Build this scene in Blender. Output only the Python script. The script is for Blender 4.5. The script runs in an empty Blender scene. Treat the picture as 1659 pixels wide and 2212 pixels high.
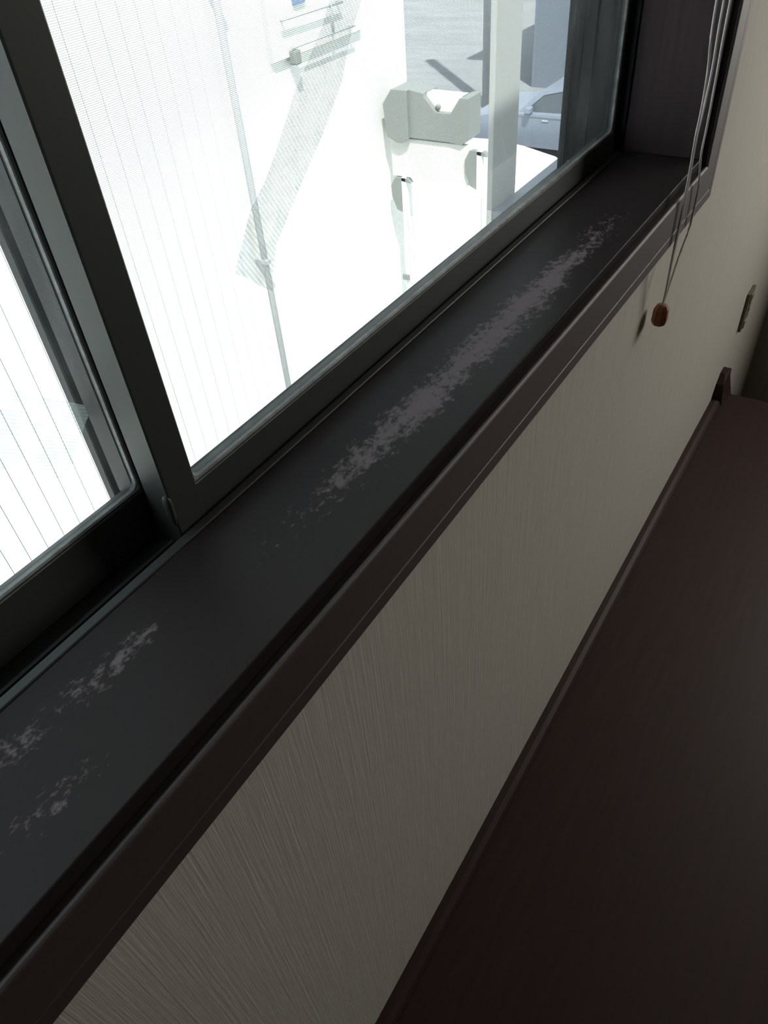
import bpy, bmesh, math, random
from mathutils import Vector, Matrix
random.seed(7)
C = bpy.context.scene.collection
S = bpy.context.scene

# ------------------------------------------------------------------ camera
cam_d = bpy.data.cameras.new('camera'); cam = bpy.data.objects.new('camera', cam_d); C.objects.link(cam)
cam_d.sensor_fit = 'AUTO'; cam_d.sensor_width = 36.0; cam_d.lens = 1596.63 / 2212 * 36.0
cam_d.clip_start = 0.01; cam_d.clip_end = 300
_X = (0.5370094, -0.60063435, 0.59233376)
_Y = (-0.84047201, -0.32076592, 0.43671045)
_Z = (-0.07230282, -0.73235757, -0.67707067)
right = Vector((_X[0], _Y[0], _Z[0])); down = Vector((_X[1], _Y[1], _Z[1])); fwd = Vector((_X[2], _Y[2], _Z[2]))
m = Matrix((right, -down, -fwd)).transposed().to_4x4()
m.translation = Vector((0, -0.25, 1.33))
cam.matrix_world = m
S.camera = cam

# ------------------------------------------------------------------ world, sun, room daylight, exposure
w = bpy.data.worlds.new('sky'); S.world = w; w.use_nodes = True
bg = w.node_tree.nodes['Background']
bg.inputs['Color'].default_value = (0.80, 0.91, 1.0, 1); bg.inputs['Strength'].default_value = 2.3
sun_d = bpy.data.lights.new('sun', 'SUN'); sun = bpy.data.objects.new('sun', sun_d); C.objects.link(sun)
sun_d.energy = 10.5; sun_d.angle = math.radians(0.8); sun_d.color = (1.0, 0.97, 0.92)
sun.rotation_euler = Vector((0.42, 0.42, -1.0)).to_track_quat('-Z', 'Y').to_euler()
al_d = bpy.data.lights.new('stair_window_daylight', 'AREA'); al = bpy.data.objects.new('stair_window_daylight', al_d); C.objects.link(al)
al_d.shape = 'RECTANGLE'; al_d.size = 0.9; al_d.size_y = 1.0; al_d.energy = 27.5; al_d.color = (1.0, 0.945, 0.85)
al.location = (2.92, -1.25, 1.38); al.rotation_euler = Vector((-1, 0, 0)).to_track_quat('-Z', 'Y').to_euler()
S.view_settings.view_transform = 'Standard'; S.view_settings.look = 'None'
S.view_settings.gamma = 1.0; S.view_settings.exposure = 0.0; S.view_settings.use_curve_mapping = False

# ------------------------------------------------------------------ materials
def mat(name, col, rough=0.6, spec=0.4, metal=0.0):
    M = bpy.data.materials.new(name); M.use_nodes = True
    b = M.node_tree.nodes['Principled BSDF']
    b.inputs['Base Color'].default_value = (*col, 1); b.inputs['Roughness'].default_value = rough
    b.inputs['Specular IOR Level'].default_value = spec; b.inputs['Metallic'].default_value = metal
    return M
def N(M, t, **kw):
    n = M.node_tree.nodes.new(t)
    for k, v in kw.items():
        if k in n.inputs: n.inputs[k].default_value = v
        else: setattr(n, k, v)
    return n
def L(M, a, b): M.node_tree.links.new(a, b)
def bsdf(M): return M.node_tree.nodes['Principled BSDF']
def coords(M, scale=(1, 1, 1), loc=(0, 0, 0)):
    tc = N(M, 'ShaderNodeTexCoord'); mp = N(M, 'ShaderNodeMapping')
    mp.inputs['Scale'].default_value = scale; mp.inputs['Location'].default_value = loc
    L(M, tc.outputs['Object'], mp.inputs['Vector']); return mp.outputs['Vector']
def noise(M, vec, scale, detail=4, rough=0.55):
    n = N(M, 'ShaderNodeTexNoise', Scale=scale, Detail=detail, Roughness=rough); L(M, vec, n.inputs['Vector']); return n.outputs['Fac']
def ramp(M, fac, stops):
    r = N(M, 'ShaderNodeValToRGB'); e = r.color_ramp.elements
    while len(e) < len(stops): e.new(0.5)
    for k, (p, c) in enumerate(stops):
        e[k].position = p; e[k].color = (*c, 1) if len(c) == 3 else c
    L(M, fac, r.inputs['Fac']); return r.outputs['Color']
def bump(M, h, strength, dist=0.001):
    b = N(M, 'ShaderNodeBump', Strength=strength, Distance=dist); L(M, h, b.inputs['Height']); L(M, b.outputs['Normal'], bsdf(M).inputs['Normal'])
def maths(M, op, a, b=None, c=None, clamp=False):
    n = N(M, 'ShaderNodeMath', operation=op, use_clamp=clamp)
    for i, v in enumerate((a, b, c)):
        if v is None: continue
        if isinstance(v, (int, float)): n.inputs[i].default_value = v
        else: L(M, v, n.inputs[i])
    return n.outputs[0]
def grain(name, c0, c1, rough, spec, stretch, scale=14):
    M = mat(name, c0, rough, spec)
    f = noise(M, coords(M, stretch), scale, 5)
    L(M, ramp(M, f, [(0.3, c0), (0.7, c1)]), bsdf(M).inputs['Base Color'])
    bump(M, f, 0.08, 0.0006); return M

wood_trim = grain('dark_stained_wood', (0.046, 0.031, 0.028), (0.060, 0.040, 0.036), 0.58, 1.0, (0.6, 9, 9))
wood_jamb = grain('dark_jamb_wood', (0.062, 0.045, 0.048), (0.078, 0.056, 0.059), 0.55, 0.12, (9, 9, 0.6))
wood_floor = grain('dark_floor_wood', (0.033, 0.018, 0.0155), (0.044, 0.024, 0.020), 0.5, 0.25, (0.7, 8, 8), 10)

# the sill: dark varnish with its whitened worn patch along the middle
sill_m = mat('worn_sill_varnish', (0.03, 0.028, 0.03), 0.42, 0.10)
tc = N(sill_m, 'ShaderNodeTexCoord'); sx = N(sill_m, 'ShaderNodeSeparateXYZ'); L(sill_m, tc.outputs['Object'], sx.inputs[0])
x, y = sx.outputs[0], sx.outputs[1]
n1 = noise(sill_m, coords(sill_m, (0.7, 1.0, 1)), 175, 6, 0.68)
n2 = noise(sill_m, coords(sill_m), 26, 3)
def band(x0, x1, fx, yc, slope, wy, amp):
    # soft elongated patch: worn where the varnish has bloomed
    a = maths(sill_m, 'MULTIPLY', maths(sill_m, 'MULTIPLY', maths(sill_m, 'SUBTRACT', x, x0), 1.0 / fx, clamp=True),
              maths(sill_m, 'MULTIPLY', maths(sill_m, 'SUBTRACT', x1, x), 1.0 / fx, clamp=True))
    c = maths(sill_m, 'MULTIPLY_ADD', x, slope, yc)
    d = maths(sill_m, 'ABSOLUTE', maths(sill_m, 'SUBTRACT', y, c))
    g = maths(sill_m, 'SUBTRACT', 1.0, maths(sill_m, 'DIVIDE', d, wy), clamp=True)
    return maths(sill_m, 'MULTIPLY', maths(sill_m, 'MULTIPLY', a, g), amp)
b1 = band(0.19, 1.0, 0.26, 0.0562, -0.030, 0.031, 1.0)
b2 = band(0.0, 0.185, 0.03, 0.078, -0.06, 0.016, 0.55)
b3 = band(-0.02, 0.10, 0.03, 0.032, -0.10, 0.016, 0.38)
tot = maths(sill_m, 'ADD', maths(sill_m, 'ADD', b1, b2), b3, clamp=True)
msk = maths(sill_m, 'ADD', maths(sill_m, 'MULTIPLY', tot, 0.40), maths(sill_m, 'MULTIPLY_ADD', n1, 1.0, maths(sill_m, 'MULTIPLY_ADD', n2, 0.35, -0.175)))
msk = maths(sill_m, 'MULTIPLY', maths(sill_m, 'SUBTRACT', msk, 0.655), 6.5, clamp=True)
msk = maths(sill_m, 'MULTIPLY', msk, maths(sill_m, 'MULTIPLY', tot, 6.0, clamp=True))
mx = N(sill_m, 'ShaderNodeMixRGB'); L(sill_m, msk, mx.inputs[0])
mx.inputs[1].default_value = (0.029, 0.0235, 0.0220, 1); mx.inputs[2].default_value = (0.185, 0.153, 0.155, 1)
L(sill_m, mx.outputs[0], bsdf(sill_m).inputs['Base Color'])
L(sill_m, maths(sill_m, 'MULTIPLY_ADD', msk, 0.3, 0.40), bsdf(sill_m).inputs['Roughness'])

def alu(name, col, dust=0.0):
    M = mat(name, col, 0.5, 0.4, 0.0)
    if dust:
        f = noise(M, coords(M, (0.5, 1, 1)), 60, 5, 0.7)
        L(M, ramp(M, f, [(0.38, col), (0.62, tuple(c + dust for c in col))]), bsdf(M).inputs['Base Color'])
    return M
alu_dark = alu('bronze_aluminium', (0.047, 0.052, 0.047))
alu_dusty = alu('dusty_gasket', (0.16, 0.165, 0.155), 0.16)
alu_screen = alu('screen_frame_aluminium', (0.010, 0.012, 0.0115))
bsdf(alu_screen).inputs['Specular IOR Level'].default_value = 0.2

wall_m = mat('woven_wallpaper', (0.56, 0.53, 0.47), 0.85, 0.15)
f1 = noise(wall_m, coords(wall_m, (1, 1, 0.02)), 330, 3, 0.6)
f2 = noise(wall_m, coords(wall_m, (0.4, 1, 0.05)), 520, 2, 0.6)
f = maths(wall_m, 'MULTIPLY_ADD', f2, 0.35, f1)
L(wall_m, ramp(wall_m, f, [(0.42, (0.50, 0.475, 0.42)), (0.85, (0.60, 0.57, 0.505))]), bsdf(wall_m).inputs['Base Color'])
bump(wall_m, f, 0.42, 0.0012)
plain_wall = mat('plain_plaster', (0.13, 0.12, 0.105), 0.9, 0.1)
ceil_m = mat('ceiling_board', (0.18, 0.17, 0.15), 0.9, 0.1)
cord_m = mat('off_white_cord', (0.72, 0.67, 0.64), 0.8, 0.1)
f = noise(cord_m, coords(cord_m, (1, 1, 3)), 400, 2); bump(cord_m, f, 0.4, 0.0005)
knob_m = mat('amber_plastic', (0.34, 0.135, 0.08), 0.55, 0.3)
bsdf(knob_m).inputs['Subsurface Weight'].default_value = 0.15; bsdf(knob_m).inputs['Subsurface Radius'].default_value = (0.01, 0.004, 0.002)
plate_m = mat('brown_outlet_plate', (0.16, 0.14, 0.105), 0.45, 0.4)
plate_light = mat('grey_outlet_insert', (0.36, 0.34, 0.30), 0.5, 0.3)
plate_dark = mat('dark_outlet_slot', (0.02, 0.018, 0.016), 0.6, 0.2)
blind_m = mat('blind_fabric', (0.35, 0.33, 0.30), 0.9, 0.1)

glass_m = bpy.data.materials.new('dusty_window_glass'); glass_m.use_nodes = True
nt = glass_m.node_tree; nt.nodes.clear()
o = N(glass_m, 'ShaderNodeOutputMaterial'); tr = N(glass_m, 'ShaderNodeBsdfTransparent'); tr.inputs[0].default_value = (0.93, 0.955, 0.95, 1)
gl = N(glass_m, 'ShaderNodeBsdfGlossy'); gl.inputs['Roughness'].default_value = 0.02
fr = N(glass_m, 'ShaderNodeFresnel', IOR=1.45); bk = N(glass_m, 'ShaderNodeNewGeometry'); L(glass_m, maths(glass_m, 'MULTIPLY_ADD', bk.outputs['Backfacing'], 1 / 1.45 - 1.45, 1.45), fr.inputs['IOR']); m1 = N(glass_m, 'ShaderNodeMixShader')
L(glass_m, fr.outputs[0], m1.inputs[0]); L(glass_m, tr.outputs[0], m1.inputs[1]); L(glass_m, gl.outputs[0], m1.inputs[2])
df = N(glass_m, 'ShaderNodeBsdfTranslucent'); df.inputs[0].default_value = (0.8, 0.85, 0.85, 1)
m2 = N(glass_m, 'ShaderNodeMixShader'); L(glass_m, m1.outputs[0], m2.inputs[1]); L(glass_m, df.outputs[0], m2.inputs[2])
dv = coords(glass_m, (3.0, 1, 0.6)); dn = noise(glass_m, dv, 14, 6, 0.65)
L(glass_m, maths(glass_m, 'MULTIPLY_ADD', maths(glass_m, 'SUBTRACT', dn, 0.5, clamp=True), 0.12, 0.010), m2.inputs[0])
L(glass_m, m2.outputs[0], o.inputs[0])

def veil(name, col, nx, nz, freq, cover0, cover1):
    # ribbed open weave: threads run across (nx, nz) with gaps between them
    M = bpy.data.materials.new(name); M.use_nodes = True; nt = M.node_tree; nt.nodes.clear()
    o = N(M, 'ShaderNodeOutputMaterial'); t = N(M, 'ShaderNodeBsdfTransparent')
    d = N(M, 'ShaderNodeBsdfDiffuse'); d.inputs[0].default_value = (*col, 1)
    tl = N(M, 'ShaderNodeBsdfTranslucent'); tl.inputs[0].default_value = (*col, 1)
    a = N(M, 'ShaderNodeMixShader', Fac=0.5); L(M, d.outputs[0], a.inputs[1]); L(M, tl.outputs[0], a.inputs[2])
    tcc = N(M, 'ShaderNodeTexCoord'); sp = N(M, 'ShaderNodeSeparateXYZ'); L(M, tcc.outputs['Object'], sp.inputs[0])
    q = maths(M, 'MULTIPLY_ADD', sp.outputs[0], nx, maths(M, 'MULTIPLY', sp.outputs[2], nz))
    wv = maths(M, 'MULTIPLY_ADD', maths(M, 'SINE', maths(M, 'MULTIPLY', q, freq * 2 * math.pi)), 0.5, 0.5)
    cl = noise(M, tcc.outputs['Object'], 60, 4, 0.65)
    k = maths(M, 'MULTIPLY_ADD', wv, cover1 - cover0, cover0)
    k = maths(M, 'MULTIPLY', k, maths(M, 'MULTIPLY_ADD', cl, 1.4, 0.3), clamp=True)
    mx = N(M, 'ShaderNodeMixShader'); L(M, k, mx.inputs[0]); L(M, t.outputs[0], mx.inputs[1]); L(M, a.outputs[0], mx.inputs[2])
    L(M, mx.outputs[0], o.inputs[0]); return M
patch_m = veil('ribbed_mesh_fabric', (0.60, 0.62, 0.61), 0.86, 0.51, 250, 0.15, 0.30)
patch2_m = veil('ribbed_mesh_film', (0.55, 0.62, 0.60), 0.61, 0.79, 400, 0.18, 0.34)

# insect screen: 1.2 mm threads with open cells
net_m = bpy.data.materials.new('insect_net'); net_m.use_nodes = True; nt = net_m.node_tree; nt.nodes.clear()
o = N(net_m, 'ShaderNodeOutputMaterial'); t = N(net_m, 'ShaderNodeBsdfTransparent'); d = N(net_m, 'ShaderNodeBsdfDiffuse'); d.inputs[0].default_value = (0.25, 0.26, 0.26, 1)
tcc = N(net_m, 'ShaderNodeTexCoord'); sp = N(net_m, 'ShaderNodeSeparateXYZ'); L(net_m, tcc.outputs['Object'], sp.inputs[0])
g = None
for k in (0, 2):
    fr_ = maths(net_m, 'FRACT', maths(net_m, 'MULTIPLY', sp.outputs[k], 800.0))
    th = maths(net_m, 'LESS_THAN', fr_, 0.09)
    g = th if g is None else maths(net_m, 'MAXIMUM', g, th)
mx = N(net_m, 'ShaderNodeMixShader'); L(net_m, g, mx.inputs[0]); L(net_m, t.outputs[0], mx.inputs[1]); L(net_m, d.outputs[0], mx.inputs[2]); L(net_m, mx.outputs[0], o.inputs[0])

white_metal = mat('white_siding_metal', (0.78, 0.80, 0.79), 0.6, 0.3)
white_render = mat('white_render', (0.80, 0.80, 0.77), 0.8, 0.2)
f = noise(white_render, coords(white_render), 30, 4); L(white_render, ramp(white_render, f, [(0.3, (0.77, 0.77, 0.74)), (0.7, (0.82, 0.82, 0.79))]), bsdf(white_render).inputs['Base Color'])
joint_m = mat('siding_backing', (0.64, 0.66, 0.65), 0.8, 0.2)
pipe_m = mat('grey_pvc_pipe', (0.46, 0.48, 0.48), 0.5, 0.4)
gate_m = mat('grey_gate_metal', (0.24, 0.255, 0.245), 0.6, 0.3)
blue_m = mat('blue_plastic', (0.20, 0.27, 0.42), 0.5, 0.3)
concrete = mat('pale_concrete', (0.70, 0.70, 0.67), 0.9, 0.2)
f = noise(concrete, coords(concrete), 3, 6); L(concrete, ramp(concrete, f, [(0.3, (0.66, 0.66, 0.63)), (0.7, (0.74, 0.74, 0.71))]), bsdf(concrete).inputs['Base Color'])
asphalt = mat('grey_asphalt', (0.16, 0.165, 0.165), 0.9, 0.2)
f = noise(asphalt, coords(asphalt, (1, 0.3, 1)), 1.4, 8, 0.7); L(asphalt, ramp(asphalt, f, [(0.35, (0.23, 0.24, 0.245)), (0.65, (0.29, 0.30, 0.305))]), bsdf(asphalt).inputs['Base Color'])
plinth_m = mat('blue_grey_flashing', (0.26, 0.285, 0.33), 0.5, 0.4)
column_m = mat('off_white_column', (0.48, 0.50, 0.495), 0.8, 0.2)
car_paint = mat('silver_blue_paint', (0.24, 0.275, 0.335), 0.35, 0.4, 0.1)
car_glass = mat('dark_car_glass', (0.09, 0.105, 0.12), 0.25, 0.4)
tyre_m = mat('tyre_rubber', (0.02, 0.02, 0.02), 0.8, 0.2)
chrome_m = mat('bright_metal', (0.6, 0.6, 0.62), 0.2, 0.5, 1.0)
lamp_glass = mat('headlamp_lens', (0.7, 0.72, 0.75), 0.1, 0.6)
far_wall = mat('blue_grey_house_wall', (0.20, 0.235, 0.275), 0.8, 0.2)
dark_win = mat('dark_window_glass', (0.06, 0.07, 0.08), 0.1, 0.6)
pole_m = mat('pale_concrete_pole', (0.34, 0.35, 0.35), 0.8, 0.2)
roof_m = mat('dark_roof_sheet', (0.10, 0.10, 0.11), 0.6, 0.3)

# ------------------------------------------------------------------ helpers
def tag(ob, label=None, cat=None, group=None, kind=None):
    if label: ob['label'] = label
    if cat: ob['category'] = cat
    if group: ob['group'] = group
    if kind: ob['kind'] = kind
    return ob
def link(name, me, m, parent=None, smooth=False):
    ob = bpy.data.objects.new(name, me); C.objects.link(ob)
    if m: me.materials.append(m)
    if smooth:
        for p in me.polygons: p.use_smooth = True
    if parent is not None:
        ob.parent = parent
        def world(q): return q.matrix_basis if q.parent is None else world(q.parent) @ q.matrix_parent_inverse @ q.matrix_basis
        ob.matrix_parent_inverse = world(parent).inverted()
    return ob
def empty(name, loc=(0, 0, 0)):
    ob = bpy.data.objects.new(name, None); C.objects.link(ob); ob.location = loc; ob.empty_display_size = 0.1; return ob
def mesh(name, V, F):
    me = bpy.data.meshes.new(name); me.from_pydata([tuple(v) for v in V], [], F); me.validate(); me.update()
    bm = bmesh.new(); bm.from_mesh(me); bmesh.ops.recalc_face_normals(bm, faces=bm.faces); bm.to_mesh(me); bm.free(); return me
def box(name, x0, x1, y0, y1, z0, z1, m, parent=None, bev=0.0, seg=1):
    bm = bmesh.new(); bmesh.ops.create_cube(bm, size=1)
    for v in bm.verts: v.co = Vector(((x0 + x1) / 2 + v.co.x * (x1 - x0), (y0 + y1) / 2 + v.co.y * (y1 - y0), (z0 + z1) / 2 + v.co.z * (z1 - z0)))
    if bev: bmesh.ops.bevel(bm, geom=list(bm.edges), offset=bev, segments=seg, affect='EDGES', profile=0.5)
    me = bpy.data.meshes.new(name); bm.to_mesh(me); bm.free(); return link(name, me, m, parent)
def prism(name, poly, axis, a, b, m, parent=None, smooth=False):
    # poly extruded along 'x','y' or 'z'; poly coords are the other two axes in order
    def P(u, v, t): return {'x': (t, u, v), 'y': (u, t, v), 'z': (u, v, t)}[axis]
    n = len(poly); V = [P(u, v, a) for u, v in poly] + [P(u, v, b) for u, v in poly]
    F = [list(range(n)), list(range(n, 2 * n))] + [[i, (i + 1) % n, n + (i + 1) % n, n + i] for i in range(n)]
    return link(name, mesh(name, V, F), m, parent, smooth)
def tube(name, pts, r, m, parent=None, n=8):
    pts = [Vector(p) for p in pts]; V = []; F = []
    for i, p in enumerate(pts):
        d = (pts[min(i + 1, len(pts) - 1)] - pts[max(i - 1, 0)]).normalized()
        u = d.orthogonal().normalized() if abs(d.z) < 0.9 else d.cross(Vector((1, 0, 0))).normalized()
        v = d.cross(u)
        for k in range(n):
            a = 2 * math.pi * k / n; V.append(p + (u * math.cos(a) + v * math.sin(a)) * r)
    for i in range(len(pts) - 1):
        for k in range(n): F.append([i * n + k, i * n + (k + 1) % n, (i + 1) * n + (k + 1) % n, (i + 1) * n + k])
    F.append(list(range(n))); F.append([(len(pts) - 1) * n + k for k in range(n)])
    return link(name, mesh(name, V, F), m, parent, True)
def spline(pts, k=6):
    P = [Vector(p) for p in pts]; P = [P[0]] + P + [P[-1]]; out = []
    for i in range(1, len(P) - 2):
        a, b, c, d = P[i - 1:i + 3]
        for j in range(k):
            t = j / k; out.append(0.5 * ((2 * b) + (c - a) * t + (2 * a - 5 * b + 4 * c - d) * t * t + (3 * b - a - 3 * c + d) * t ** 3))
    out.append(P[-2]); return out
def side(name, which, prof, m, parent, smooth=False):
    # one mitred side of a frame round the opening; prof = (u outward from the opening, y)
    V = []
    for e in (0, 1):
        for u, yy in prof:
            if which == 'sill': V.append(((WX0 - u, WX1 + u)[e], yy, WZ0 - u))
            if which == 'head': V.append(((WX0 - u, WX1 + u)[e], yy, WZ1 + u))
            if which == 'near': V.append((WX0 - u, yy, (WZ0 - u, WZ1 + u)[e]))
            if which == 'far': V.append((WX1 + u, yy, (WZ0 - u, WZ1 + u)[e]))
    n = len(prof); F = [list(range(n)), list(range(n, 2 * n))] + [[i, (i + 1) % n, n + (i + 1) % n, n + i] for i in range(n)]
    return link(name, mesh(name, V, F), m, parent)
def struct(ob, label, cat='wall'): return tag(ob, label, cat, None, 'structure')

WX0, WX1, WZ0, WZ1 = -0.66, 1.167, 0.952, 2.05      # window opening inside the lining
RX0, RX1, RY0, CZ = -2.6, 2.95, -3.4, 2.45          # room
FE = 2.11                                           # floor edge at the stair
WELL = -0.90                                        # width of the stair well
WO = 0.175                                          # outside face of the wall

# ------------------------------------------------------------------ room shell
def wall_with_hole(name, x0, x1, z0, z1, hx0, hx1, hz0, hz1, y0, y1, m):
    V = []; F = []
    for (a, b, c, d) in ((x0, hx0, z0, z1), (hx1, x1, z0, z1), (hx0, hx1, z0, hz0), (hx0, hx1, hz1, z1)):
        i = len(V)
        for yy in (y0, y1): V += [(a, yy, c), (b, yy, c), (b, yy, d), (a, yy, d)]
        F += [[i, i + 1, i + 2, i + 3], [i + 4, i + 5, i + 6, i + 7], [i, i + 1, i + 5, i + 4], [i + 1, i + 2, i + 6, i + 5], [i + 2, i + 3, i + 7, i + 6], [i + 3, i, i + 4, i + 7]]
    me = bpy.data.meshes.new(name); me.from_pydata(V, [], F); me.update()
    bm = bmesh.new(); bm.from_mesh(me); bmesh.ops.recalc_face_normals(bm, faces=bm.faces); bm.to_mesh(me); bm.free()
    return link(name, me, m)
LIN = 0.022
struct(wall_with_hole('wall_window', RX0, RX1, -2.9, CZ, WX0 - LIN, WX1 + LIN, 0.900, WZ1 + LIN, 0.0, WO, wall_m), 'window wall in grey beige woven wallpaper')
struct(box('wall_back', RX0, RX1, RY0 - 0.1, RY0, 0, CZ, plain_wall), 'plain wall opposite the window')
struct(box('wall_near', RX0 - 0.1, RX0, RY0 - 0.1, WO, 0, CZ, plain_wall), 'plain end wall behind the viewer')
# far end wall with the low stair window that lights the wallpaper
V = []; F = []
for (a, b, c, d) in ((RY0 - 0.1, -1.73, -2.9, CZ), (-0.77, WO, -2.9, CZ), (-1.73, -0.77, -2.9, 0.85), (-1.73, -0.77, 1.91, CZ)):
    i = len(V)
    for xx in (RX1, RX1 + 0.1): V += [(xx, a, c), (xx, b, c), (xx, b, d), (xx, a, d)]
    F += [[i, i + 1, i + 2, i + 3], [i + 4, i + 5, i + 6, i + 7], [i, i + 1, i + 5, i + 4], [i + 1, i + 2, i + 6, i + 5], [i + 2, i + 3, i + 7, i + 6], [i + 3, i, i + 4, i + 7]]
struct(link('wall_far', mesh('wall_far', V, F), wall_m), 'far end wall above the stair well')
struct(box('ceiling', RX0 - 0.1, RX1 + 0.1, RY0 - 0.1, WO, CZ, CZ + 0.1, ceil_m), 'plain ceiling', 'ceiling')
fl = prism('floor', [(RX0, 0.0), (RX0, RY0), (RX1, RY0), (RX1, WELL), (FE, WELL), (FE, 0.0)], 'z', -0.03, 0.0, wood_floor)
struct(fl, 'dark brown wooden floor ending at the stair edge', 'floor')
bm_ = bmesh.new(); bm_.from_mesh(fl.data); bmesh.ops.bevel(bm_, geom=[e for e in bm_.edges if abs(e.verts[0].co.z) < 1e-5 and abs(e.verts[1].co.z) < 1e-5], offset=0.004, segments=2, affect='EDGES'); bm_.to_mesh(fl.data); bm_.free()
struct(box('wall_stairwell', FE, RX1, WELL - 0.04, WELL, -2.9, -0.03, plain_wall), 'side wall of the stair well below the floor')
struct(box('wall_stairhead', FE - 0.04, FE, WELL, 0.0, -2.9, -0.03, plain_wall), 'wall under the floor edge at the stair head')
struct(box('floor_lower', FE, RX1, WELL, 0.0, -2.95, -2.9, wood_floor), 'floor of the storey below the stairs', 'floor')
st = empty('trim_3', (FE, 0, -0.2)); struct(st, 'dark wooden stairs going down beside the window wall', 'stairs')
for k in range(3):
    box('stair_tread', FE + 0.24 * k + 0.001, FE + 0.24 * k + 0.25, WELL + 0.002, -0.002, -0.2 * (k + 1) - 0.035, -0.2 * (k + 1), wood_floor, st, 0.003)

# low rounded base strip along the wall and the taller block that ends it at the floor edge
arc = [(-0.001, 0.0), (-0.026, 0.0), (-0.0255, 0.006), (-0.021, 0.0115), (-0.012, 0.0145), (-0.001, 0.0155)]
struct(prism('baseboard_window', arc, 'x', RX0, 2.035, wood_floor), 'low dark brown base strip along the window wall', 'baseboard')
V = [(2.035, -0.001, 0), (2.035, -0.030, 0), (2.108, -0.040, 0), (2.108, -0.001, 0),
     (2.045, -0.001, 0.060), (2.045, -0.021, 0.060), (2.106, -0.0245, 0.062), (2.106, -0.001, 0.062),
     (2.072, -0.001, 0.083), (2.072, -0.013, 0.083), (2.106, -0.023, 0.0845), (2.106, -0.001, 0.0845)]
F = [[0, 1, 2, 3], [0, 1, 5, 4], [1, 2, 6, 5], [2, 3, 7, 6], [3, 0, 4, 7], [4, 5, 9, 8], [5, 6, 10, 9], [6, 7, 11, 10], [7, 4, 8, 11], [8, 9, 10, 11]]
struct(link('trim_2', mesh('trim_2', V, F), wood_floor), 'dark brown wooden end block standing at the floor edge against the wall', 'trim')

# ------------------------------------------------------------------ window
win = empty('window_1', (0.25, 0.05, WZ0)); struct(win, 'dark sliding window with a deep wooden sill and moulded casing', 'window')
SD = 0.105
# lining boards
box('sill', WX0 - LIN, WX1 + LIN, -0.0080, SD, WZ0 - LIN + 0.001, WZ0, sill_m, win, 0.0012, 2)
box('head_lining', WX0 - LIN, WX1 + LIN, -0.0080, SD, WZ1, WZ1 + LIN - 0.001, wood_jamb, win, 0.0012, 2)
box('jamb', WX1, WX1 + LIN - 0.001, -0.0080, SD, WZ0, WZ1, wood_jamb, win, 0.0012, 2)
box('jamb', WX0 - LIN + 0.001, WX0, -0.0080, SD, WZ0, WZ1, wood_jamb, win, 0.0012, 2)
# casing: upper moulding with a raised lip behind a small groove, joint, flat lower moulding
up = [(0.0150, -0.0005), (0.0150, -0.0120), (0.0128, -0.0130), (0.0118, -0.0144), (0.0120, -0.0162), (0.0130, -0.0174), (0.0146, -0.0180)]
up += [(0.0575, -0.018), (0.0585, -0.0172), (0.0585, -0.0005)]
lo = [(0.0590, -0.0005), (0.0590, -0.0165), (0.0600, -0.0178), (0.0745, -0.0178), (0.0760, -0.0163), (0.0760, -0.0005)]
for s in ('sill', 'far', 'near', 'head'):
    side('casing_moulding', s, up, wood_trim, win); side('casing_edge', s, lo, wood_trim, win)

# fixed aluminium frame: lip by the wood, tracks, outer sill and side reveals
fr_ = [(0.1052, 0.925), (0.1052, 0.9525), (0.1058, 0.9532), (0.1125, 0.9532), (0.1132, 0.9525), (0.1132, 0.936), (0.127, 0.936), (0.127, 0.9405), (0.130, 0.9405), (0.130, 0.932),
       (0.160, 0.932), (0.160, 0.937), (0.163, 0.937), (0.163, 0.926), (0.176, 0.924), (0.176, 0.937), (0.180, 0.937), (0.180, 0.902), (0.1052, 0.902)]
prism('frame_track', fr_, 'x', WX0 - 0.015, WX1 + 0.015, alu_dark, win)
for s in (1, -1):
    X0 = WX1 if s > 0 else WX0
    pr = [(X0 - s * 0.004, 0.1052), (X0 - s * 0.004, 0.1125), (X0 - s * 0.010, 0.1125), (X0 - s * 0.010, 0.160), (X0 - s * 0.014, 0.160), (X0 - s * 0.014, 0.176), (X0 + s * 0.02, 0.176), (X0 + s * 0.02, 0.1052)]
    prism('frame_side', pr, 'z', 0.930, WZ1 + 0.01, alu_screen, win)
box('frame_head', WX0 - 0.015, WX1 + 0.015, 0.1052, 0.178, WZ1 - 0.012, WZ1 + 0.018, alu_dark, win, 0.001)

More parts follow.
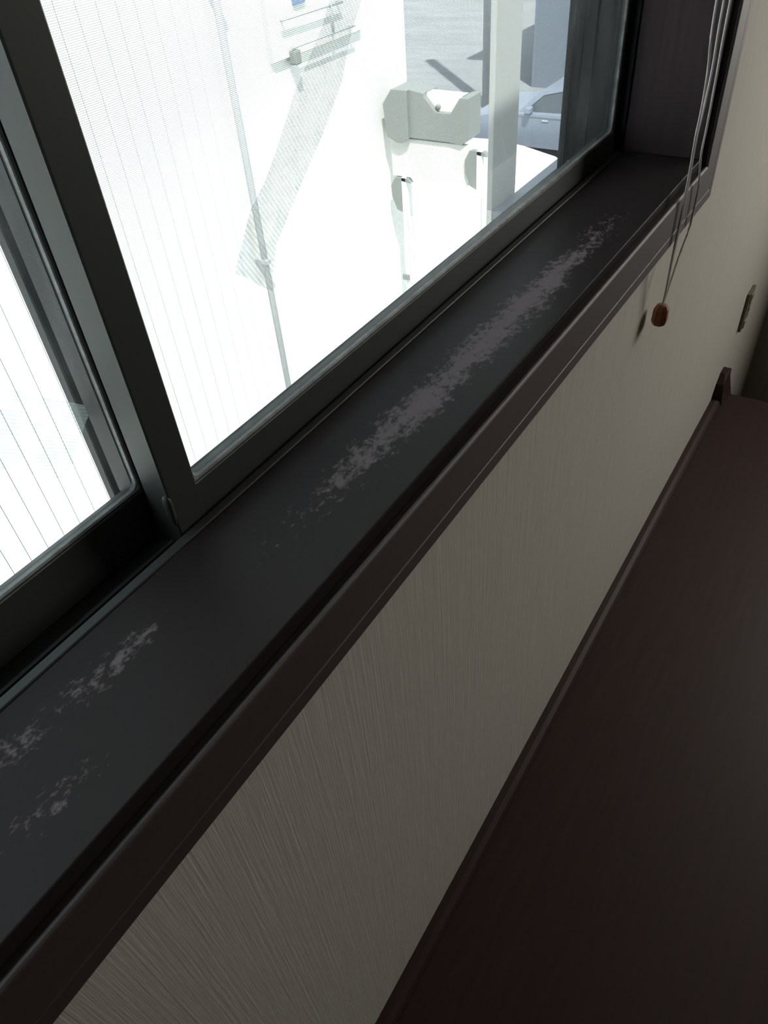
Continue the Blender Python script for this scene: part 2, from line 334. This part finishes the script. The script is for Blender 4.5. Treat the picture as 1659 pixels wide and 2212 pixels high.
def sash(x0, x1, yf, stile0, stile1, zb=0.937):
    # sash frame mesh (bottom rail, top rail, two stiles), bead, gasket, pane; yf = room face
    zt = WZ1 - 0.006; d = 0.026; rt = 0.984
    sh = prism('sash_rail', [(yf, zb), (yf, rt - 0.001), (yf + 0.001, rt), (yf + 0.0078, rt), (yf + 0.0084, 0.972), (yf + d, 0.971), (yf + d, zb)], 'x', x0, x1, alu_dark, win)
    box('sash_rail', x0, x1, yf, yf + d, zt - 0.035, zt, alu_dark, win, 0.0010)
    s0 = box('sash_stile', x0 - 0.0004, x0 + stile0, yf - 0.0006, yf + d + 0.0006, zb - 0.0003, zt + 0.0003, alu_dark, win, 0.0012)
    s1 = box('sash_stile', x1 - stile1, x1 + 0.0004, yf - 0.0006, yf + d + 0.0006, zb - 0.0003, zt + 0.0003, alu_dark, win, 0.0012)
    gx0, gx1, gz0, gz1 = x0 + stile0, x1 - stile1, rt, zt - 0.035
    # rounded glazing bead loop with radius r at the corners
    def loop(off, r, yy):
        P = []
        for (cx, cz, a0) in ((gx0 + off, gz0 + off, 180), (gx1 - off, gz0 + off, 270), (gx1 - off, gz1 - off, 0), (gx0 + off, gz1 - off, 90)):
            sx_ = 1 if cx < (gx0 + gx1) / 2 else -1; sz_ = 1 if cz < (gz0 + gz1) / 2 else -1
            for k in range(6):
                a = math.radians(a0 + 90 * k / 5); P.append((cx + sx_ * r + r * math.cos(a), yy, cz + sz_ * r + r * math.sin(a)))
        return P
    def ring(name, spec, m_):
        V = []; n = 24
        for (off, r, yy) in spec: V += loop(off, r, yy)
        F = []
        for j in range(len(spec)):
            k = (j + 1) % len(spec)
            F += [[j * n + i, j * n + (i + 1) % n, k * n + (i + 1) % n, k * n + i] for i in range(n)]
        return link(name, mesh(name, V, F), m_, sh)
    ring('glazing_bead', [(-0.0030, 0.002, yf - 0.0002), (-0.0004, 0.004, yf + 0.0003), (0.0008, 0.006, yf + 0.0014), (0.0010, 0.008, yf + 0.0044), (-0.004, 0.002, yf + 0.0044)], alu_dusty)
    pane = box('glass_pane', gx0 - 0.002, gx1 + 0.002, yf + 0.0046, yf + 0.0076, gz0 - 0.002, gz1 + 0.002, glass_m, sh)
    for (xa, xb) in ((gx0 - 0.0002, gx0 + 0.0008), (gx1 - 0.0008, gx1 + 0.0002)):
        box('glazing_channel', xa, xb, yf + 0.0078, yf + d + 0.0008, 0.972, gz1, alu_screen, sh)
    return sh, s0
shR, stR = sash(0.2380, WX1 - 0.0105, 0.1165, 0.0270, 0.0120)
V = []; F = []
# small rounded guide at the foot of the meeting stile
for j, (zz, rr) in enumerate(((0.9890, 0.0008), (0.9882, 0.0022), (0.9860, 0.0032), (0.9800, 0.0034), (0.9700, 0.0030), (0.9620, 0.0022), (0.9600, 0.0006))):
    for k in range(8):
        a = 2 * math.pi * k / 8; V.append((0.2372 + rr * math.cos(a) * 0.9, 0.1185 + rr * 1.2 * math.sin(a), zz))
for j in range(6): F += [[j * 8 + k, j * 8 + (k + 1) % 8, (j + 1) * 8 + (k + 1) % 8, (j + 1) * 8 + k] for k in range(8)]
F += [list(range(8)), list(range(48, 56))]
tag(link('stile_guide', mesh('stile_guide', V, F), alu_dark, stR, True), 'small rounded plastic guide')
shL, stL = sash(WX0 + 0.0105, 0.2620, 0.1480, 0.0120, 0.0235)

# insect screen outside the right half
scr = box('screen_stile', 0.2370, 0.2570, 0.1830, 0.1930, 0.9200, WZ1, alu_screen, win, 0.001)
box('screen_stile', 1.1330, 1.1520, 0.1830, 0.1930, 0.9200, WZ1, alu_screen, win, 0.001)
sr = box('screen_rail', 0.2570, 1.1330, 0.1830, 0.1930, 0.9200, 0.9290, alu_screen, win, 0.001)
box('screen_rail', 0.2570, 1.1330, 0.1830, 0.1930, WZ1 - 0.02, WZ1, alu_screen, win, 0.001)
box('screen_net', 0.2560, 1.1340, 0.1878, 0.1882, 0.9280, WZ1 - 0.01, net_m, scr)
# exterior reveal outside the frame
box('outer_reveal', 1.1520, 1.1750, 0.1765, 0.2000, 0.935, WZ1 + 0.02, alu_screen, win, 0.001)

# mesh patches
P1 = [(0.424, 1.063), (0.432, 1.074), (0.457, 1.105), (0.479, 1.119), (0.500, 1.1375), (0.535, 1.174), (0.5825, 1.212), (0.6019, 1.2343), (0.66, 1.31), (0.70, 1.30),
      (0.6482, 1.2273), (0.6232, 1.2008), (0.6008, 1.1662), (0.5655, 1.1338), (0.5147, 1.0944), (0.4805, 1.0658), (0.468, 1.0420), (0.465, 1.0288), (0.450, 1.041), (0.437, 1.054)]
tag(prism('mesh_strip', P1, 'y', 0.1935, 0.1941, patch_m), 'long pale ribbed mesh strip running diagonally across the net of the right pane', 'mesh strip')
P2 = [(0.05, 1.240), (0.1814, 1.1009), (0.2424, 1.0465), (0.2291, 1.0342), (0.2037, 1.0081), (0.1577, 1.0538), (0.05, 1.160)]
tag(prism('mesh_patch', P2, 'y', 0.1745, 0.1751, patch2_m), 'pale translucent ribbed mesh patch with a pointed corner behind the left pane', 'mesh patch')

# ------------------------------------------------------------------ blind cord
bl = empty('window_blind', (1.05, -0.03, 2.06))
tag(bl, 'three thin off white blind cords joined in an amber pull knob beside the sill end', 'blind cord')
tube('headrail', [(WX0 - 0.03, -0.042, 2.09), (WX1 + 0.03, -0.042, 2.09)], 0.022, blind_m, bl, 12)
KN = (1.0605, -0.0185, 0.7728)
cA = [(0.962, -0.030, 2.07), (0.975, -0.029, 1.40), (0.9895, -0.028, 1.170), (1.022, -0.026, 1.096), (1.0330, -0.025, 1.053), (1.0330, -0.0245, 1.021), (1.0400, -0.024, 0.985), (1.0450, -0.0235, 0.934), (1.0455, -0.0230, 0.897), (1.0430, -0.0230, 0.862), (1.0510, -0.0215, 0.806), KN]
cB = [(1.000, -0.030, 2.07), (1.010, -0.029, 1.40), (1.024, -0.028, 1.164), (1.0430, -0.026, 1.096), (1.0445, -0.025, 1.050), (1.0400, -0.0245, 1.018), (1.0460, -0.024, 0.980), (1.0530, -0.0235, 0.934), (1.0530, -0.0230, 0.897), (1.0480, -0.0230, 0.862), (1.0530, -0.0215, 0.806), KN]
cD = [(1.030, -0.030, 2.07), (1.045, -0.029, 1.40), (1.056, -0.028, 1.159), (1.0740, -0.026, 1.075), (1.0830, -0.025, 1.020), (1.0860, -0.0245, 0.984), (1.1130, -0.024, 0.935), (1.1180, -0.0230, 0.895), (1.1130, -0.0230, 0.872), (1.0810, -0.0235, 0.846), (1.0600, -0.0215, 0.800), KN]
for c_ in (cA, cB, cD): tube('cord', spline(c_), 0.0014, cord_m, bl, 8)
V = []; F = []
kn = [(0.0165, 0.0048), (0.0150, 0.0085), (0.009, 0.0118), (-0.009, 0.0125), (-0.0150, 0.0105), (-0.0165, 0.008)]
for j, (dz, rr) in enumerate(kn):
    for k in range(8):
        a = 2 * math.pi * (k + 0.5) / 8; V.append((KN[0] + rr * math.cos(a), KN[1] + 0.95 * rr * math.sin(a), KN[2] - 0.008 + dz))
for j in range(5): F += [[j * 8 + k, j * 8 + (k + 1) % 8, (j + 1) * 8 + (k + 1) % 8, (j + 1) * 8 + k] for k in range(8)]
F += [list(range(8)), list(range(40, 48))]
tag(link('pull_knob', mesh('pull_knob', V, F), knob_m, bl), 'faceted amber plastic pull knob')

# ------------------------------------------------------------------ wall outlet
ou = empty('wall_outlet', (2.225, 0, 0.215))
tag(ou, 'brown wall outlet plate low on the wallpaper beyond the floor edge', 'wall outlet')
box('cover_plate', 2.190, 2.262, -0.009, -0.0004, 0.156, 0.276, plate_m, ou, 0.002, 2)
ins = box('insert', 2.2085, 2.2435, -0.012, -0.009, 0.240, 0.270, plate_light, ou, 0.0008)
for xx in (2.217, 2.235): box('slot', xx - 0.002, xx + 0.002, -0.0126, -0.012, 0.248, 0.262, plate_dark, ins)
box('insert', 2.2085, 2.2435, -0.012, -0.009, 0.160, 0.184, plate_light, ou, 0.0008)
tube('screw', [(2.226, -0.009, 0.214), (2.226, -0.0105, 0.214)], 0.003, plate_dark, ou, 8)

# ================================================================== outside
G = -3.5; RD = -4.0
pad = [(-6, 0.6), (-6, 60), (9.0, 60), (12.9, 11.5), (14.60, 8.1), (14.72, 7.5), (14.79, 6.9), (14.60, 6.19), (14.22, 5.35), (14.04, 5.17), (13.47, 4.91), (13.3, -8), (-6, -8)]
pad = [(-8, -9), (13.3, -9), (13.47, 4.91), (14.04, 5.17), (14.22, 5.35), (14.60, 6.19), (14.79, 6.9), (14.72, 7.5), (14.60, 8.1), (14.2, 30), (-8, 30)]
struct(prism('ground', pad, 'z', RD - 0.1, G, concrete), 'pale raised concrete yard outside the window', 'ground')
struct(box('road', -40, 120, -60, 90, RD - 0.3, RD - 0.1 + 0.1, asphalt), 'grey asphalt road below the yard', 'road')

# neighbouring house with its ribbed white facade
nh = empty('neighbour_house', (2.0, 3.5, G))
tag(nh, 'white neighbouring house with vertical ribbed siding filling most of the view', 'house')
FY = 3.5
box('facade', -2.6, 6.05, FY + 0.02, 8.5, G, 3.6, white_render, nh)
box('siding_backing', -2.6, 3.74, FY + 0.012, FY + 0.0199, G, 3.6, joint_m, nh)
xs = -2.6; me0 = None; k = 0
while xs < 3.70:
    wd = 0.128
    if me0 is None:
        o_ = box('siding_board', xs, xs + wd - 0.008, FY - 0.006, FY + 0.012, G + 0.1, 3.6, white_metal, nh, 0.003); me0 = o_; x_first = xs
    else:
        o_ = me0.copy(); C.objects.link(o_); o_.location.x = me0.location.x + (xs - x_first)
    xs += wd
box('roof', -2.9, 6.4, FY - 0.35, 8.9, 3.6, 3.75, roof_m, nh)
# service panel with guard rail
pn = box('service_panel', 4.34, 5.375, FY - 0.012, FY + 0.019, 0.235, 1.45, white_render, nh, 0.002)
box('panel_seam', 4.325, 4.3385, FY - 0.004, FY + 0.0195, 0.232, 1.45, joint_m, pn)
box('panel_seam', 5.3765, 5.388, FY - 0.004, FY + 0.0195, 0.226, 1.45, joint_m, pn)
tube('guard_rail', [(4.42, FY - 0.05, 0.462), (5.12, FY - 0.05, 0.452)], 0.009, pipe_m, nh, 8)
tube('guard_rail', [(4.50, FY - 0.05, 0.29), (5.25, FY - 0.05, 0.285)], 0.007, pipe_m, nh, 8)
tube('guard_post', [(4.982, FY - 0.05, 0.462), (4.982, FY - 0.05, 0.287)], 0.010, pipe_m, nh, 8)
for xx in (4.46, 5.10): tube('rail_bracket', [(xx, FY - 0.05, 0.46), (xx, FY + 0.0, 0.46)], 0.008, pipe_m, nh, 6)
for xx in (4.56, 5.22): tube('rail_bracket', [(xx, FY - 0.05, 0.288), (xx, FY + 0.0, 0.288)], 0.008, pipe_m, nh, 6)
box('wall_clip', 4.505, 4.57, FY - 0.065, FY + 0.0, 0.185, 0.275, gate_m, nh, 0.012, 2)
box('meter_tag', 4.60, 4.73, FY - 0.03, FY - 0.012, 0.515, 0.62, blue_m, nh, 0.004)
dp = tube('downpipe', [(3.853, FY - 0.055, G + 0.05), (3.853, FY - 0.055, 3.6)], 0.024, pipe_m, nh, 14)
for zz in (-2.6, -0.95, 0.75, 2.3): box('pipe_bracket', 3.825, 3.881, FY - 0.095, FY + 0.02, zz, zz + 0.035, pipe_m, dp, 0.004)

# gate at the end of the alley, joined to the neighbour's corner
gt = empty('alley_gate', (5.6, 3.1, G))
tag(gt, 'grey roofed side gate on white posts at the corner of the neighbouring house', 'gate')
GX = 5.6
beam = [(2.70, -0.530), (2.76, -0.575), (2.86, -0.560), (3.23, -0.558), (3.23, -0.205), (3.10, -0.224), (3.091, -0.248), (2.989, -0.353), (2.855, -0.353), (2.770, -0.236), (2.70, -0.236)]
prism('beam', beam, 'x', GX, GX + 0.22, gate_m, gt)
prism('end_cap', [(3.2305, -0.558), (3.300, -0.600), (3.345, -0.600), (3.440, -0.560), (3.464, -0.314), (3.380, -0.205), (3.2305, -0.205)], 'x', GX - 0.03, GX + 0.24, gate_m, gt)
prism('sunlit_patch_infill', [(3.093, -0.252), (2.989, -0.352), (2.855, -0.352), (2.768, -0.230), (3.09, -0.226)], 'x', GX + 0.05, GX + 0.15, white_render, gt)  # white panel standing in for a trapezoid of sunlight in the notch
tube('latch_eye', [(GX + 0.03, 2.985, -0.32), (GX + 0.06, 2.985, -0.32)], 0.02, gate_m, gt, 10)
box('door_panel', GX + 0.02, GX + 0.06, 2.70, 3.44, -0.888, -0.575, concrete, gt, 0.003)
for (ya, yb, zt, hood) in ((3.300, 3.345, -0.888, 1), (2.575, 2.620, -0.60, 1)):
    pst = box('gate_post', GX + 0.0, GX + 0.05, ya, yb, G, zt, white_render, gt, 0.003)
    box('post_stop', GX - 0.012, GX + 0.0, ya - 0.055, ya - 0.015, G, zt - 0.32, concrete, pst, 0.002)
    hp = [(yb, zt - 0.30), (yb, zt - 0.03), (ya - 0.05, zt - 0.04), (ya - 0.02, zt - 0.005), (yb + 0.06, zt - 0.005), (yb + 0.105, zt - 0.08), (yb + 0.10, zt - 0.18), (yb + 0.055, zt - 0.28)]
    prism('post_hood', hp, 'x', GX + 0.0, GX + 0.05, gate_m, pst)
    box('latch', GX - 0.02, GX - 0.0, ya + 0.004, ya + 0.075, zt - 0.93, zt - 0.875, gate_m, pst, 0.004)

# porch block of our own house with a pale column standing on it
pc = empty('porch', (2.8, 0.6, G)); tag(pc, 'off white porch column on a blue grey capped block close outside the window', 'porch')
box('porch_block', 2.575, 3.40, 0.19, 0.992, G, 0.205, white_render, pc)
box('cap', 2.569, 3.42, 0.182, 1.000, 0.205, 0.238, plinth_m, pc, 0.003)
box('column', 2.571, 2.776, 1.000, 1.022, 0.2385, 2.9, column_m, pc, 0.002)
box('column_foot', 2.571, 2.776, 1.0005, 1.022, G, 0.2380, white_render, pc)
box('porch_beam', 2.571, 2.776, 0.19, 1.022, 2.9, 3.0, white_render, pc)

# car parked on the road
car = empty('parked_car', (16.05, 5.7, RD)); tag(car, 'silver blue car parked on the road beyond the yard edge', 'car')
cx0, cx1 = 15.20, 16.90
def car_body():
    prof = [(7.80, 0.30), (7.84, 0.55), (7.70, 0.78), (7.30, 0.87), (6.62, 0.93), (3.75, 0.98), (3.52, 0.90), (3.48, 0.55), (3.55, 0.28)]
    V = []; n = len(prof)
    for (inset, xx) in ((0.06, cx0), (0.0, cx0 + 0.10), (0.0, cx1 - 0.10), (0.06, cx1)):
        for (yy, zz) in prof:
            V.append((xx, 5.66 + (yy - 5.66) * (1 - inset * 0.6), RD + 0.28 + (zz - 0.28) * (1 - inset * 0.7)))
    F = [list(range(n)), list(range(3 * n, 4 * n))]
    for j in range(3): F += [[j * n + i, j * n + (i + 1) % n, (j + 1) * n + (i + 1) % n, (j + 1) * n + i] for i in range(n)]
    return link('car_body', mesh('car_body', V, F), car_paint, car)
cb = car_body()
def cabin(name, prof, x0, x1, inset, m_):
    V = []; n = len(prof)
    for s_, xx in ((1, x0), (-1, x1)):
        for (yy, zz) in prof: V.append((xx + s_ * inset * (zz - 0.9) / 0.45, yy, RD + zz))
    F = [list(range(n)), list(range(n, 2 * n))] + [[i, (i + 1) % n, n + (i + 1) % n, n + i] for i in range(n)]
    return link(name, mesh(name, V, F), m_, car)
cabin('cabin_glass', [(6.58, 0.92), (6.20, 1.25), (5.75, 1.335), (4.60, 1.335), (4.10, 1.28), (3.70, 0.96)], cx0 + 0.07, cx1 - 0.07, 0.16, car_glass)
cabin('roof_panel', [(6.62, 0.925), (6.24, 1.27), (5.78, 1.372), (4.55, 1.372), (4.05, 1.31), (3.64, 0.965), (3.76, 0.965), (4.12, 1.262), (4.60, 1.31), (5.74, 1.31), (6.14, 1.225), (6.50, 0.925)], cx0 + 0.055, cx1 - 0.055, 0.16, car_paint)
box('door_pillar', cx0 + 0.085, cx0 + 0.125, 5.12, 5.20, RD + 0.93, RD + 1.32, car_paint, cb, 0.004)
for yy in (4.15, 6.95):
    for xx in (cx0 + 0.01, cx1 - 0.19):
        wlk = tube('wheel', [(xx, yy, RD + 0.30), (xx + 0.18, yy, RD + 0.30)], 0.30, tyre_m, car, 20)
        tube('hub_cap', [(xx - 0.008, yy, RD + 0.30), (xx + 0.188, yy, RD + 0.30)], 0.17, chrome_m, wlk, 16)
box('side_trim', cx0 - 0.012, cx0 + 0.01, 3.9, 7.2, RD + 0.86, RD + 0.90, car_paint, cb, 0.004)
for xx in (cx0 + 0.12, cx1 - 0.42): box('headlamp', xx, xx + 0.30, 7.62, 7.83, RD + 0.62, RD + 0.76, lamp_glass, cb, 0.02)
box('wing_mirror', cx0 - 0.12, cx0 + 0.05, 6.30, 6.42, RD + 0.93, RD + 1.05, car_paint, cb, 0.02)
for yy in (5.02, 6.08): box('door_handle', cx0 - 0.02, cx0 + 0.02, yy - 0.14, yy, RD + 0.80, RD + 0.83, chrome_m, cb, 0.004)

# utility pole and house across the road
up_ = tube('utility_pole', [(18.6, 8.95, RD), (18.6, 8.95, 5.5)], 0.17, pole_m, None, 16)
tag(up_, 'plain grey utility pole across the road beyond the car', 'utility pole')
fh = empty('house_across_road', (22.5, 4, RD)); tag(fh, 'blue grey house standing across the road behind the parked car', 'house')
box('house_wall', 20.6, 27, -6, 8.7, RD, 2.6, far_wall, fh)
box('house_roof', 20.2, 27.4, -6.4, 9.1, 2.6, 2.8, roof_m, fh)
for (ya, yb) in ((1.0, 2.6), (4.6, 6.2)):
    wf = box('house_window', 20.56, 20.62, ya, yb, RD + 1.0, RD + 2.3, white_metal, fh, 0.01)
    box('window_pane', 20.55, 20.57, ya + 0.06, yb - 0.06, RD + 1.06, RD + 2.24, dark_win, wf)
